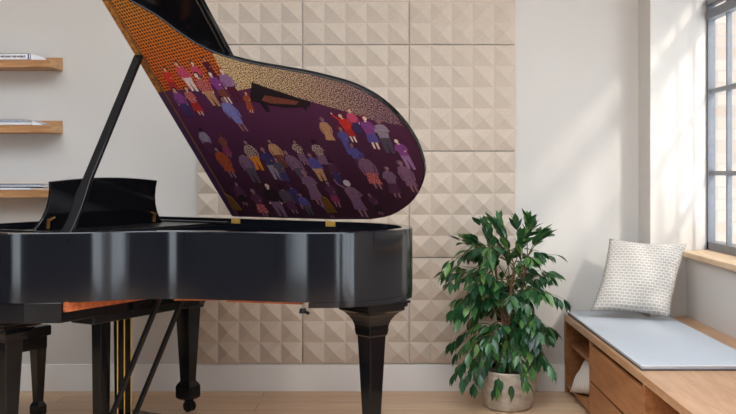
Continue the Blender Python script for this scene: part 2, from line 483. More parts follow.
# keybed
KU = 0.165
bm = bm_new()
add_prism(bm, [(FU+.015, -1.428), (-.05, -1.428), (.05, -1.376), (.136, -1.315), (KU, -1.295), (KU, -.012), (FU+.015, -.012)], .632, RB+.001)
obj('keybed', bm, M_leg, P, bevel=.004)
bm = bm_new(); add_box(bm, KU+.001, KU+.016, -1.285, -.10, .675, RB+.002); obj('belly_rail', bm, M_spruce, P)
bm = bm_new(); add_box(bm, FU+.05, FU+.20, -1.33, -.11, .712, .74); obj('keyslip', bm, M_black2, P)
bm = bm_new()
for i in range(52):
    y = -1.32+i*.0231
    add_box(bm, FU+.06, FU+.21, y, y+.0224, .742, .757)
kb = obj('keyboard', bm, M_key, P)
bm = bm_new()
for i in range(52):
    if i % 7 in (0, 1, 3, 4, 5):
        y = -1.32+(i+1)*.0231
        add_box(bm, FU+.11, FU+.21, y-.0055, y+.0055, .757, .769)
obj('black_keys', bm, M_black2, kb)
bm = bm_new(); add_box(bm, FU+.21, FU+.235, -1.37, -.07, .715, .93, bev=.004); obj('fallboard', bm, M_gloss, P)
bm = bm_new(); add_box(bm, FU+.235, -.02, -1.37, -.06, .90, .915); obj('pin_block', bm, M_black2, P)

# music desk
bm = bm_new()
add_box(bm, -.30, .06, -1.22, -.21, .958, .972, bev=.003)
for v in (.24, 1.19): add_box(bm, -.30, .16, -v-.018, -v+.018, .972, .980, bev=.002)
obj('desk_tray', bm, M_black2, P)
lw = [(0, .0), (.03, .033), (.06, .058), (.10, .078), (.14, .087), (.18, .088), (.215, .082)]
bm = bm_new()
c0 = .720; hw = .407
left = [(-hw+a*.9, z) for z, a in lw]
top = [(-hw+.074+(2*hw-.148)*i/12, .215+.016*math.sin(PI*i/12)) for i in range(1, 12)]
right = [(hw-a*.9, z) for z, a in lw[::-1]]
prof = left+top+right
tilt = math.radians(7)
def dk(s, z, off): return (-.20+z*math.sin(tilt)+off*math.cos(tilt), -(c0+s), .968+z*math.cos(tilt)-off*math.sin(tilt))
add_loft(bm, [[dk(s, z, o_) for s, z in prof] for o_ in (0, .016)])
desk = obj('music_desk', bm, M_gloss, P, bevel=.004)
for s in (-.33, .33):
    bm = bm_new()
    add_bar(bm, dk(s, .012, .02), dk(s, .055, .02), .012, .008, Vector((0, 1, 0)))
    add_tube(bm, [dk(s, .05, .024), dk(s+(.03 if s < 0 else -.03), .062, .024)], [.007, .004], 8)
    obj('desk_bracket', bm, M_gold, desk)
bm = bm_new(); add_box(bm, -.235, -.222, -1.085, -.325, .966, .984, bev=.003); obj('desk_ledge', bm, M_black2, P)

# legs
def leg(u, v, ang, name_caster=True):
    bm = bm_new()
    top = .632 if u < 0 else RB-.022
    c = lambda h, z: sq(h*(.92 if u > 0 and z < .56 else 1), z, u, -v, ang)
    add_loft(bm, [c(.030, .062), c(.041, .070), c(.045, .080), c(.045, .130), c(.040, .142), c(.029, .158),
                  c(.029, .166), c(.046, .540), c(.052, .548), c(.052, .572)])
    o = obj('leg', bm, M_leg, P, bevel=.003)
    # stepped ogee capital
    pr = [(.050, .572), (.052, .588), (.058, .606), (.068, .624), (.082, .640), (.098, .650), (.098, .663), (.107, .665), (.107, .678), (.115, .680), (.115, top)]
    if u < 0: pr = [(.056, .530), (.058, .545), (.065, .565), (.080, .583), (.096, .592), (.096, .606), (.108, .608), (.108, top)]
    bm = bm_new(); add_loft(bm, [c(h, z) for h, z in pr]); obj('capital', bm, M_leg, o, bevel=.002)
    bm = bm_new()
    add_tube(bm, [(u, -v, .066), (u, -v, .05)], .014, 10)
    add_bar(bm, (u-.008, -v, .060), (u+.014, -v, .036), .034, .010, Vector((0, 1, 0)))
    ca = obj('caster', bm, M_black2, o, bevel=.002)
    bm = bm_new()
    for s in (-1, 1):
        rings = [[(u+.010+r*math.cos(2*PI*k/20), -v+s*y, .030+r*math.sin(2*PI*k/20)) for k in range(20)] for r, y in ((.022, .004), (.0285, .006), (.0285, .018), (.022, .021))]
        add_loft(bm, rings)
    w = obj('wheel', bm, M_black2, o, smooth=True)
leg(-.19, .125, 0); leg(-.19, 1.255, 0); leg(1.09, .475, math.radians(-20))

# pedal lyre
bm = bm_new(); add_box(bm, -.14, .06, -1.00, -.60, .585, .633, bev=.004)
lyre = obj('lyre_block', bm, M_black, P)
for v in (.868, .735):
    bm = bm_new(); add_loft(bm, [sq(.026, .10, -.05, -v, 0, .026), sq(.030, .60, -.05, -v, 0, .030)])
    obj('lyre_post', bm, M_leg, P, bevel=.004)
bm = bm_new(); add_box(bm, -.16, .06, -1.03, -.60, .05, .12, bev=.006); obj('pedal_box', bm, M_black, P)
for i, v in enumerate((.850, .808, .766)):
    bm = bm_new(); add_tube(bm, [(.010, -v+.02, .08), (.010, -v+.02, .63)], .0028, 8); obj('pedal_rod', bm, M_brass, P)
    bm = bm_new()
    add_loft(bm, [[(-.16+x, -v+.02+s*w, .085+z) for s, z in ((-1, 0), (1, 0), (1, .008), (-1, .008))] for x, w in ((0, .012), (-.08, .014), (-.13, .02), (-.15, .014))])
    obj('pedal', bm, M_brass, P, bevel=.002)
for v0 in (.93, .77):
    bm = bm_new(); add_bar(bm, (.02, -v0, .08), (.255, -v0+.10, .69), .022, .014, Vector((0, 1, 0)))
    obj('lyre_brace', bm, M_black2, P)
# trap work below the keybed
bm = bm_new(); add_tube(bm, [(.09, -.98, .655), (.10, -.80, .655)], .005, 8); add_tube(bm, [(.10, -.74, .64), (.14, -.30, .64)], .005, 8); obj('trap_rod', bm, M_chrome, P)
for v in (.83, .80):
    bm = bm_new(); add_lathe(bm, [(.004, .618), (.013, .622), (.013, .640), (.006, .646)], .012, -v, 14); obj('trap_nut', bm, M_brass, P, smooth=True)
bm = bm_new(); add_box(bm, .03, .16, -1.12, -.45, .60, .634, bev=.006); obj('trap_board', bm, M_black2, P)

# prop stick
def lidpt(u, w, off=0.0):   # lid plane point in piano space (off to the painted side)
    return Vector((u, -w*math.cos(PH_) - off*math.sin(PH_), PZ+.006 + w*math.sin(PH_) - off*math.cos(PH_)))
ptop = lidpt(.026, 1.035, .010); pbot = Vector((.135, -1.255, .962))
bm = bm_new()
N_ = 14; side = Vector((1, .25, 0))
d = (ptop-pbot).normalized(); a = (side-d*side.dot(d)).normalized(); b = d.cross(a)
rings = []
for i in range(N_+1):
    t = i/N_
    w = .020 if t > .22 else .026-.004*math.sin(t/.22*PI)
    sh = .010*math.sin(min(t/.22, 1)*PI)
    q = pbot+(ptop-pbot)*t+a*sh
    rings.append([q+a*sx*w+b*sy*.009 for sx, sy in ((-1,-1),(1,-1),(1,1),(-1,1))])
add_loft(bm, rings)
obj('prop_stick', bm, M_leg, P, bevel=.003)
bm = bm_new(); add_box(bm, .08, .19, -1.275, -1.23, .945, .962); obj('prop_socket', bm, M_black2, P)

# ---- lid
def lid_xform(o):
    o.location = (0, 0, PZ+.006); o.rotation_euler = (-PH_, 0, 0)
lido = [(0.0, 1.425)] + curve + [(0.6, 0.0), (0.0, 0.0)]
lo = []
for p in lido:
    if not lo or (Vector(p)-Vector(lo[-1])).length > 1e-4: lo.append(p)
bm = bm_new()
add_prism(bm, [(u, -w) for u, w in lo], 0, .021)
lid = obj('lid', bm, M_gloss, P, bevel=.003); lid_xform(lid)
bm = bm_new(); add_box(bm, -.002, .492, -1.43, -.01, .0225, .0435, bev=.003)
fl = obj('front_flap', bm, M_gloss, P); lid_xform(fl)
bm = bm_new(); add_box(bm, .466, .472, -1.43, -.02, .0205, .0222); o = obj('flap_edge_strip', bm, M_chrome, fl); 
M_paintedge = None

# painted underside: colours of the picture, darker towards hinge and tail
def paint(name, col, rough=.5, dots=None):
    m = bpy.data.materials.new(name); m.use_nodes = True
    nt = m.node_tree; b = nt.nodes['Principled BSDF']; b.inputs['Roughness'].default_value = rough
    b.inputs['Specular IOR Level'].default_value = .3
    b.inputs['Base Color'].default_value = (*col, 1)
    tc = nt.nodes.new('ShaderNodeTexCoord')
    L = nt.links.new
    if dots:
        c2, scale, lo_, hi_, jit = dots[:5]
        vo = nt.nodes.new('ShaderNodeTexVoronoi'); vo.inputs['Scale'].default_value = scale
        vo.inputs['Randomness'].default_value = jit
        vo.voronoi_dimensions = '2D'
        rp = nt.nodes.new('ShaderNodeValToRGB')
        rp.color_ramp.elements[0].position = lo_; rp.color_ramp.elements[1].position = hi_
        rp.color_ramp.elements[0].color = (*c2, 1); rp.color_ramp.elements[1].color = (*col, 1)
        mp = nt.nodes.new('ShaderNodeMapping')
        mp.inputs['Rotation'].default_value = (0, 0, .3 if len(dots) < 7 else dots[6])
        L(tc.outputs['Object'], mp.inputs['Vector']); L(mp.outputs['Vector'], vo.inputs['Vector'])
        L(vo.outputs['Distance'], rp.inputs['Fac'])
        last = rp.outputs['Color']
        if len(dots) > 5 and dots[5]:
            stops = dots[5]   # colour of the ground changes along the lid
            sx = nt.nodes.new('ShaderNodeSeparateXYZ'); L(tc.outputs['Object'], sx.inputs[0])
            nz = nt.nodes.new('ShaderNodeTexNoise'); nz.inputs['Scale'].default_value = 14
            L(tc.outputs['Object'], nz.inputs['Vector'])
            ma = nt.nodes.new('ShaderNodeMath'); ma.operation = 'MULTIPLY_ADD'; ma.inputs[1].default_value = .10
            L(nz.outputs['Fac'], ma.inputs[0])
            L(sx.outputs[stops[0]], ma.inputs[2])
            mr = nt.nodes.new('ShaderNodeMapRange'); mr.inputs[1].default_value = stops[1]; mr.inputs[2].default_value = stops[2]
            L(ma.outputs[0], mr.inputs[0])
            r2 = nt.nodes.new('ShaderNodeValToRGB'); r2.color_ramp.elements[0].color = (*stops[3], 1); r2.color_ramp.elements[1].color = (*stops[4], 1)
            L(mr.outputs[0], r2.inputs['Fac'])
            L(r2.outputs['Color'], rp.inputs['Fac']) if False else None
            mx = nt.nodes.new('ShaderNodeMix'); mx.data_type = 'RGBA'
            f2 = nt.nodes.new('ShaderNodeMapRange'); f2.inputs[1].default_value = lo_; f2.inputs[2].default_value = hi_
            L(vo.outputs['Distance'], f2.inputs[0]); L(f2.outputs[0], mx.inputs[0])
            r3 = nt.nodes.new('ShaderNodeValToRGB'); r3.color_ramp.elements[0].color = (*stops[5], 1); r3.color_ramp.elements[1].color = (*stops[6], 1)
            L(mr.outputs[0], r3.inputs['Fac'])
            L(r3.outputs['Color'], mx.inputs[6]); L(r2.outputs['Color'], mx.inputs[7])
            last = mx.outputs[2]
        L(last, b.inputs['Base Color'])
    return m
PAL = dict(hair_dark=(38,20,28), hair_brown=(92,50,46), hair_red=(128,44,40), hair_plum=(70,40,66), hair_mauve=(112,88,110), hair_white=(206,190,204), hair_indigo=(72,62,128),
  skin_light=(226,170,150), skin_pale=(236,206,196), skin_tan=(196,140,120), skin_mauve=(150,106,120),
  red=(206,52,44), crimson=(170,44,48), pink=(200,76,112), white=(226,208,208), brown=(120,66,56), maroon=(84,28,50), tan=(190,142,108),
  violet=(132,68,140), lilac=(150,112,158), navy=(58,50,104), sky=(124,124,190), rust=(158,72,44), ash=(146,134,156), plum=(84,46,76),
  magenta=(134,52,90), ochre=(214,130,38), mauve=(122,92,122), slate=(82,74,92), indigo=(86,80,150), black=(34,26,34), dusk=(128,92,122))
cols_ = list(PAL); MI = {}
art_mats = []
art_mats.append(paint('stage purple', s2l(58,24,48), .5, (s2l(36,12,28), 150, .10, .30, 1.0, ('Y', -.95, -.10, s2l(84,38,76), s2l(50,22,40), s2l(104,56,98), s2l(62,32,54)))))
art_mats.append(paint('orange weave', s2l(206,122,34), .5, (s2l(70,28,16), 62, .34, .42, 0.12, ('Y', -1.35, -.80, s2l(176,122,40), s2l(206,98,34), s2l(64,36,16), s2l(76,20,20)), 0.15)))
art_mats.append(paint('stippled cream', s2l(196,172,128), .5, (s2l(70,50,60), 150, .30, .46, .9, ('X', .42, 1.20, s2l(128,98,66), s2l(52,28,46), s2l(240,216,164), s2l(150,118,130)))))
art_mats.append(mat('edge rail paint', s2l(70,40,78), .5, noise=(14, s2l(46,22,44), .8, (1,1,1))))
art_mats.append(mat('edge rail orange paint', s2l(186,120,40), .5, noise=(60, s2l(70,38,18), .9, (1,1,1))))
for k in cols_:
    MI[k] = len(art_mats); art_mats.append(mat('paint '+k.replace('_', ' '), s2l(*PAL[k]), .5, noise=(90, s2l(*[c*.72 for c in PAL[k]]), .7, (1,1,1)), spec=.3))
MI['patterned'] = len(art_mats); art_mats.append(paint('paint red pattern', s2l(150,50,62), .5, (s2l(226,170,160), 140, .2, .3, .9)))
MI['dotted'] = len(art_mats); art_mats.append(paint('paint pale dots', s2l(62,40,58), .5, (s2l(206,180,168), 150, .30, .38, .8)))

ab = bm_new()
def poly(pts, h, mi):
    vs = [ab.verts.new((u, -w, -h)) for u, w in pts]
    f = ab.faces.new(vs); f.material_index = mi
def ell(c, ru, rw, h, mi, n=12):
    poly([(c[0]+ru*math.cos(2*PI*i/n), c[1]+rw*math.sin(2*PI*i/n)) for i in range(n)], h, mi)
ins = inset(lo, .005)
poly(ins, .0006, 0)
def clip_w(pts): return pts
up = [p for p in ins if p[1] > .55 and p[0] > .0]
ORANGE = [p for p in ins if p[1] > 1.0 and p[0] < .424] 
ORANGE = sorted(ORANGE, key=lambda p: p[0])
poly([(.005, .822)] + [(.005, 1.418)] + ORANGE[1:] + [(.424, 1.012), (.424, .914), (.334, .852), (.196, .83)], .0011, 1)
TAN = sorted([p for p in ins if p[0] > .42 and p[1] > .62], key=lambda p: (p[0]))
TAN = [p for p in TAN if p[1] > .60]
poly([(.424, .914), (.424, 1.012)] + TAN + [(1.192, .581), (1.062, .618), (.928, .678), (.778, .74), (.648, .796), (.561, .823), (.454, .806)], .0011, 2)
# piano painted in the picture
poly([(.552, .85), (.592, .828), (.755, .750), (.80, .728), (.79, .705), (.768, .700), (.76, .672), (.750, .700), (.660, .700), (.570, .722), (.568, .680), (.547, .680), (.537, .733), (.49, .745)], .0016, MI['black'])
poly([(.585, .775), (.745, .733), (.722, .716), (.595, .728), (.553, .748)], .0021, MI['brown'])
FIGS = [ 
 (0.122, 0.945, 0.103, 0.811, 'hair_dark', 'skin_light', 'red', 'crimson', 'dress') , 
 (0.204, 0.972, 0.221, 0.817, 'hair_dark', 'skin_light', 'pink', 'white', 'trousers') , 
 (0.288, 0.967, 0.292, 0.837, 'hair_dark', 'skin_pale', 'pink', 'brown', 'trousers') , 
 (0.363, 0.984, 0.37, 0.867, 'hair_dark', 'skin_tan', 'maroon', 'maroon', 'dress') , 
 (0.278, 0.906, 0.295, 0.729, 'hair_dark', 'skin_pale', 'patterned', 'tan', 'trousers') , 
 (0.352, 0.907, 0.375, 0.74, 'hair_brown', 'skin_pale', 'violet', 'brown', 'skirt') , 
 (0.422, 0.921, 0.43, 0.75, 'hair_red', 'skin_pale', 'lilac', 'maroon', 'trousers') , 
 (0.107, 0.829, 0.105, 0.673, 'hair_dark', 'skin_tan', 'violet', 'navy', 'trousers') , 
 (0.173, 0.831, 0.179, 0.677, 'hair_dark', 'skin_light', 'patterned', 'crimson', 'dress') , 
 (0.343, 0.765, 0.377, 0.577, 'hair_dark', 'skin_mauve', 'sky', 'sky', 'bare') , 
 (0.488, 0.787, 0.466, 0.69, 'hair_red', 'skin_light', 'rust', 'rust', 'dress') , 
 (0.122, 0.586, 0.107, 0.44, 'hair_dark', 'skin_mauve', 'ash', 'plum', 'trousers') , 
 (0.217, 0.547, 0.201, 0.414, 'hair_brown', 'skin_mauve', 'brown', 'magenta', 'dress') , 
 (0.151, 0.466, 0.155, 0.282, 'hair_dark', 'skin_mauve', 'rust', 'rust', 'skirt') , 
 (0.344, 0.507, 0.339, 0.331, 'hair_dark', 'skin_mauve', 'dotted', 'ochre', 'trousers') , 
 (0.283, 0.445, 0.277, 0.249, 'hair_plum', 'skin_mauve', 'mauve', 'slate', 'trousers') , 
 (0.482, 0.51, 0.488, 0.348, 'hair_dark', 'skin_mauve', 'tan', 'brown', 'trousers') , 
 (0.418, 0.462, 0.414, 0.27, 'hair_brown', 'skin_mauve', 'navy', 'ash', 'trousers') , 
 (0.61, 0.502, 0.616, 0.36, 'hair_dark', 'skin_mauve', 'dotted', 'mauve', 'dress') , 
 (0.538, 0.442, 0.57, 0.252, 'hair_plum', 'skin_mauve', 'mauve', 'slate', 'trousers') , 
 (0.222, 0.188, 0.214, 0.014, 'hair_mauve', 'skin_mauve', 'plum', 'patterned', 'dress') , 
 (0.321, 0.23, 0.32, 0.02, 'hair_dark', 'skin_pale', 'black', 'mauve', 'trousers') , 
 (0.458, 0.225, 0.473, 0.071, 'hair_plum', 'skin_mauve', 'navy', 'navy', 'skirt') , 
 (0.815, 0.626, 0.811, 0.487, 'hair_mauve', 'skin_mauve', 'tan', 'tan', 'dress') , 
 (0.919, 0.645, 0.928, 0.496, 'hair_red', 'skin_pale', 'red', 'crimson', 'arms') , 
 (0.97, 0.671, 0.972, 0.542, 'hair_red', 'skin_pale', 'pink', 'navy', 'trousers') , 
 (1.027, 0.63, 1.023, 0.456, 'hair_red', 'skin_pale', 'violet', 'indigo', 'arms') , 
 (1.088, 0.612, 1.082, 0.43, 'hair_mauve', 'skin_mauve', 'ash', 'slate', 'trousers') , 
 (1.137, 0.498, 1.151, 0.335, 'hair_plum', 'skin_pale', 'violet', 'lilac', 'trousers') , 
 (1.105, 0.371, 1.121, 0.196, 'hair_mauve', 'skin_mauve', 'dusk', 'dusk', 'skirt') , 
 (1.024, 0.341, 1.018, 0.162, 'hair_plum', 'skin_mauve', 'mauve', 'plum', 'dress') , 
 (0.884, 0.572, 0.882, 0.42, 'hair_red', 'skin_mauve', 'indigo', 'indigo', 'trousers') , 
 (0.901, 0.479, 0.899, 0.323, 'hair_plum', 'skin_mauve', 'indigo', 'plum', 'trousers') , 
 (0.928, 0.42, 0.941, 0.218, 'hair_indigo', 'skin_mauve', 'dusk', 'patterned', 'dress') , 
 (0.717, 0.5, 0.717, 0.341, 'hair_dark', 'skin_mauve', 'dotted', 'dusk', 'dress') , 
 (0.661, 0.422, 0.665, 0.259, 'hair_brown', 'skin_mauve', 'indigo', 'tan', 'trousers') , 
 (0.58, 0.316, 0.581, 0.107, 'hair_mauve', 'skin_mauve', 'mauve', 'dusk', 'dress') , 
 (0.681, 0.247, 0.674, 0.09, 'hair_plum', 'skin_mauve', 'plum', 'magenta', 'skirt') , 
 (0.784, 0.248, 0.794, 0.033, 'hair_white', 'skin_mauve', 'dusk', 'mauve', 'arms') , 
 (0.403, 0.217, 0.407, 0.041, 'hair_dark', 'skin_mauve', 'slate', 'plum', 'dress') , 
 (0.593, 0.121, 0.611, 0.02, 'hair_indigo', 'skin_mauve', 'lilac', 'plum', 'dress') , 
 (0.488, 0.166, 0.496, 0.03, 'hair_brown', 'skin_mauve', 'indigo', 'slate', 'trousers') , 
 (0.461, 0.399, 0.45, 0.231, 'hair_plum', 'skin_mauve', 'slate', 'navy', 'dress') , 
 (0.143, 0.235, 0.129, 0.089, 'hair_plum', 'skin_mauve', 'plum', 'black', 'dress') , 
 (0.876, 0.172, 0.89, 0.043, 'hair_plum', 'skin_mauve', 'plum', 'black', 'dress') , 
 (0.749, 0.379, 0.747, 0.247, 'hair_dark', 'skin_mauve', 'plum', 'navy', 'trousers') ,
]
rf = random.Random(3)
for (hu, hw_, fu, fw_, hair, skin, top_, low, style) in FIGS:
    H = max(hw_-fw_, .11)*1.10; cx = hu; b0 = hw_-H+.012
    du = (fu-hu)
    lean = lambda s: cx+du*(1-s)
    def Q(pts, h, mi): poly([(lean(s)+x*H, b0+s*H) for x, s in pts], h, mi)
    wide = rf.uniform(.92, 1.12)
    k = .0014
    tm, lm, sm, hm = MI[top_], MI[low], MI[skin], MI[hair]
    # legs
    if style in ('dress', 'skirt', 'arms', 'bare'):
        if style != 'dress' or rf.random() < .7:
            Q([(-.085, .24), (-.075, .02), (-.03, .02), (-.02, .24)], k, sm); Q([(.02, .24), (.03, .0), (.075, .0), (.085, .24)], k, sm)
    if style == 'trousers': 
        Q([(-.13*wide, .50), (-.105, .02), (-.03, .02), (0, .36), (.035, .0), (.11, .0), (.13*wide, .50)], k+.0003, lm)
        Q([(-.105, .02), (-.13, -.01), (-.04, -.01), (-.03, .02)], k, MI['black']); Q([(.035, .0), (.03, -.03), (.13, -.03), (.11, .0)], k, MI['black'])
    elif style == 'dress': Q([(-.11, .50), (-.17*wide, .16), (.15*wide, .14), (.11, .50)], k+.0003, lm)
    elif style == 'bare': Q([(-.12, .50), (-.10, .26), (0, .22), (.10, .26), (.12, .5)], k+.0003, lm)
    else: Q([(-.11, .50), (-.15*wide, .22), (.14*wide, .20), (.11, .50)], k+.0003, lm)
    # torso and arms
    Q([(-.11, .46), (-.15*wide, .74), (-.11, .82), (-.03, .845), (.03, .845), (.11, .82), (.15*wide, .74), (.11, .46)], k+.0006, tm)
    if style == 'arms':
        Q([(-.14, .80), (-.24, .90), (-.27, .99), (-.23, 1.0), (-.19, .92), (-.10, .84)], k+.0005, tm)
        Q([(-.27, .99), (-.27, 1.04), (-.22, 1.04), (-.23, 1.0)], k+.0005, sm)
        Q([(.13, .78), (.22, .62), (.10, .54), (.08, .58), (.16, .64)], k+.0008, tm)
    elif rf.random() < .5:   # arms folded
        Q([(-.14, .78), (-.19, .62), (.06, .57), (.08, .62), (-.12, .66)], k+.0009, tm); Q([(.14, .78), (.19, .63), (-.04, .60), (-.06, .64), (.12, .67)], k+.0011, tm)
        Q([(.05, .575), (.10, .585), (.10, .625), (.05, .615)], k+.0013, sm)
    else:
        Q([(-.13, .80), (-.20, .62), (-.17, .44), (-.13, .44), (-.15, .62), (-.10, .74)], k+.0005, tm); Q([(.13, .80), (.20, .62), (.18, .44), (.13, .44), (.15, .62), (.10, .74)], k+.0005, tm)
        Q([(-.17, .44), (-.165, .39), (-.135, .39), (-.13, .44)], k+.0005, sm); Q([(.17, .44), (.165, .39), (.135, .39), (.13, .44)], k+.0005, sm)
    Q([(-.03, .86), (-.03, .82), (.03, .82), (.03, .86)], k+.0007, sm)
    ell((cx, b0+.945*H), .078*H, .086*H, k+.0008, hm)
    if rf.random() < .8 or skin == 'skin_pale': ell((cx+rf.choice((-1, 1))*.018*H, b0+.925*H), .052*H, .064*H, k+.0010, sm)
# painted hinge rail along the fold
def rect(u0, u1, w0, w1, h, mi): poly([(u0, w0), (u1, w0), (u1, w1), (u0, w1)], h, mi)
art = obj('painted_panel', ab, art_mats, lid)
art['label'] = 'painted crowd of people around a piano on a purple stage'
bm = bm_new(); add_box(bm, .002, .036, -.822, -.01, -.006, 0, bev=.001); add_box(bm, .002, .036, -1.40, -.823, -.006, 0, mi=1, bev=.001)
obj('fold_rail', bm, [art_mats[3], art_mats[4]], lid)
bm = bm_new(); add_box(bm, .037, .043, -1.40, -.02, -.004, 0); obj('fold_hinge', bm, M_gold, lid)
# butt hinges
for u in (.062, .625):
    bm = bm_new(); add_box(bm, u-.027, u+.027, -.006, .004, PZ-.03, PZ+.006, bev=.001)
    # leaf on the inner face of the spine
    bm2 = bm_new(); add_box(bm2, u-.027, u+.027, -.060, -.0555, PZ-.024, PZ+.001, bev=.001)
    for s in (-.014, .014):
        pts = [[(u+s+r*math.cos(2*PI*k/8), -.060-y, PZ-.011+r*math.sin(2*PI*k/8)) for k in range(8)] for r, y in ((.005, 0), (.004, .002))]
        add_loft(bm2, pts)
    h = obj('lid_hinge', bm2, M_brass, P)
    bm.free()
    bm = bm_new(); poly_ = [(u-.028, .055), (u+.028, .055), (u+.024, .10), (u+.01, .15), (u-.016, .168), (u-.026, .12)]
    add_prism(bm, [(a_, -b_) for a_, b_ in poly_], -.008, -.005)
    hl = obj('hinge_leaf', bm, M_goldp if 'M_goldp' in globals() else M_gold, lid)

# ------------------------------------------------------------------ piano stool
S = thing('piano_bench', 'black wooden piano bench tucked under the keyboard', 'bench', (-1.571, 4.82, 0), -TH)
# corner of the bench nearest the tail is at the origin; it runs along -x (towards the player) and -y
bm = bm_new(); add_box(bm, -.36, 0, -.70, .0, .435, .485, bev=.008); obj('seat', bm, M_black2, S)
bm = bm_new(); add_box(bm, -.345, -.015, -.685, -.015, .375, .436, bev=.003); obj('apron', bm, M_black, S)
for x in (-.045, -.315):
    for y in (-.045, -.655):
        bm = bm_new()
        c = lambda h, z: sq(h, z, x, y, 0)
        add_loft(bm, [c(.016, 0), c(.020, .02), c(.020, .05), c(.028, .062), c(.028, .10), c(.020, .115), c(.018, .12), c(.028, .376)])
        obj('leg', bm, M_black, S, bevel=.002)
# ------------------------------------------------------------------ window bench
WX = 1.036; WZ = 0.4285
M_oak = wood('oak veneer', s2l(172, 116, 72), s2l(144, 92, 54), (14, 1.6, 14), 0.42, 3.0)
M_oaktop = wood('oak top', s2l(194, 152, 116), s2l(176, 130, 94), (10, 1.4, 10), 0.36, 3.0)
M_inside = wood('oak inside', s2l(150, 100, 62), s2l(124, 78, 46), (12, 2, 12), 0.6)
M_dark = mat('shadow gap', (0.03, 0.018, 0.012), 0.8)
YE = 1.2
W = thing('window_bench', 'long oak window bench with drawers and open cubbies below the sill', 'bench', (WX, D, 0))
RX = XR-WX-.002
def wb(name, x0, x1, ya, yb, z0, z1, m=M_oak, bev=.0015, par=W):
    bm = bm_new(); add_box(bm, x0, x1, ya-D, yb-D, z0, z1, bev=bev); return obj(name, bm, m, par)
YB = 5.352    # in front of the pier
DIV = [(5.535, 5.562), (4.900, 4.925), (3.905, 3.932), (2.86, 2.887), (YE, YE+.027)]
# top fits around the pier
bm = bm_new()
add_prism(bm, [(0, YE-D), (RX, YE-D), (RX, 5.50-D), (1.458-WX, YB-D), (1.445-WX, D-.003-D), (0, D-.003-D)], WZ-.034, WZ)
obj('worktop', bm, M_oaktop, W, bevel=.002)
wb('base', .03, RX-.05, YE, 5.33, .0, .035, M_inside)
wb('end_panel', .0, .39, *DIV[0], 0, WZ-.034)
for i, d in enumerate(DIV[1:]): wb('divider', .004, RX-.02, *d, 0, WZ-.034)
wb('bottom_board', .006, .39, DIV[1][1], DIV[0][0], .035, .058)
wb('bottom_board', .006, RX-.02, DIV[3][1], DIV[2][0], .035, .058)
wb('back_board', .378, .388, DIV[1][1], DIV[0][0], .058, WZ-.034, M_inside)
wb('back_board', RX-.035, RX-.022, YE+.03, DIV[2][0], .058, WZ-.034, M_inside)
wb('shelf', .03, .38, DIV[1][1], DIV[0][0], .255, .275)
for z0, z1 in ((.204, .372), (.035, .192)):
    dr = wb('drawer', .0, .018, DIV[2][1]+.004, DIV[1][0]-.004, z0, z1, M_oak)
    bm = bm_new(); add_box(bm, .019, .45, DIV[2][1]+.02-D, DIV[1][0]-.02-D, z0+.005, z1-.03); obj('drawer_box', bm, M_inside, dr)
for z0, z1 in ((.204, .372), (.035, .192)):
    dr = wb('drawer', .0, .018, DIV[4][1]+.004, DIV[3][0]-.004, z0, z1, M_oak)

# seat pad
M_pad = mat('blue grey felt pad', s2l(186, 190, 196), 0.95, noise=(260, s2l(158, 164, 172), 0.6, (1,1,1)), bump=(350, .25, .002), sheen=.2)
M_piping = mat('dark pad edge', s2l(70, 68, 72), 0.9)
T = thing('seat_pad', 'flat blue grey felt seat pad lying along the oak window bench', 'cushion', (0, 0, WZ))
bm = bm_new()
pad = [(1.052, 3.99), (1.560, 3.99), (1.560, 5.335), (1.435, 5.335), (1.435, 5.545), (1.052, 5.545)]
add_prism(bm, pad, .004, .021)
o = obj('pad', bm, M_pad, T, bevel=.008)
bm = bm_new(); add_prism(bm, [(x+(.001 if x < 1.2 else -.001), y+.001) for x, y in pad], 0, .0055); obj('underside', bm, M_piping, T)
bm = bm_new()
pp = pad+[pad[0]]
for a, b in zip(pp[:2], pp[1:3]): pass
add_tube(bm, [(1.052, 5.545, .019), (1.052, 3.99, .019), (1.560, 3.99, .019)], .0035, 8)
obj('piping', bm, mat('pale piping', s2l(205, 205, 208), .9), T)

# scatter cushions
def weave(name, c1, c2, sc, kind='grid'):
    m = bpy.data.materials.new(name); m.use_nodes = True
    nt = m.node_tree; b = nt.nodes['Principled BSDF']; b.inputs['Roughness'].default_value = .95
    tc = nt.nodes.new('ShaderNodeTexCoord'); L = nt.links.new
    if kind == 'grid':
        br = nt.nodes.new('ShaderNodeTexBrick'); br.inputs['Scale'].default_value = sc
        br.inputs['Brick Width'].default_value = .9; br.inputs['Row Height'].default_value = .55
        br.inputs['Mortar Size'].default_value = .10; br.inputs['Mortar Smooth'].default_value = .6; br.offset = 0.5
        br.inputs['Color1'].default_value = (*c1, 1); br.inputs['Color2'].default_value = (*[x*.93 for x in c1], 1)
        br.inputs['Mortar'].default_value = (*c2, 1)
        L(tc.outputs['Object'], br.inputs['Vector']); L(br.outputs['Color'], b.inputs['Base Color'])
        bp = nt.nodes.new('ShaderNodeBump'); bp.inputs['Strength'].default_value = .5; bp.inputs['Distance'].default_value = .004
        L(br.outputs['Fac'], bp.inputs['Height']); L(bp.outputs['Normal'], b.inputs['Normal'])
    else:
        wv = nt.nodes.new('ShaderNodeTexWave'); wv.inputs['Scale'].default_value = sc; wv.inputs['Distortion'].default_value = 1.0
        rp = nt.nodes.new('ShaderNodeValToRGB'); rp.color_ramp.elements[0].color = (*c1, 1); rp.color_ramp.elements[1].color = (*c2, 1)
        L(tc.outputs['Object'], wv.inputs['Vector']); L(wv.outputs['Fac'], rp.inputs['Fac']); L(rp.outputs['Color'], b.inputs['Base Color'])
    return m
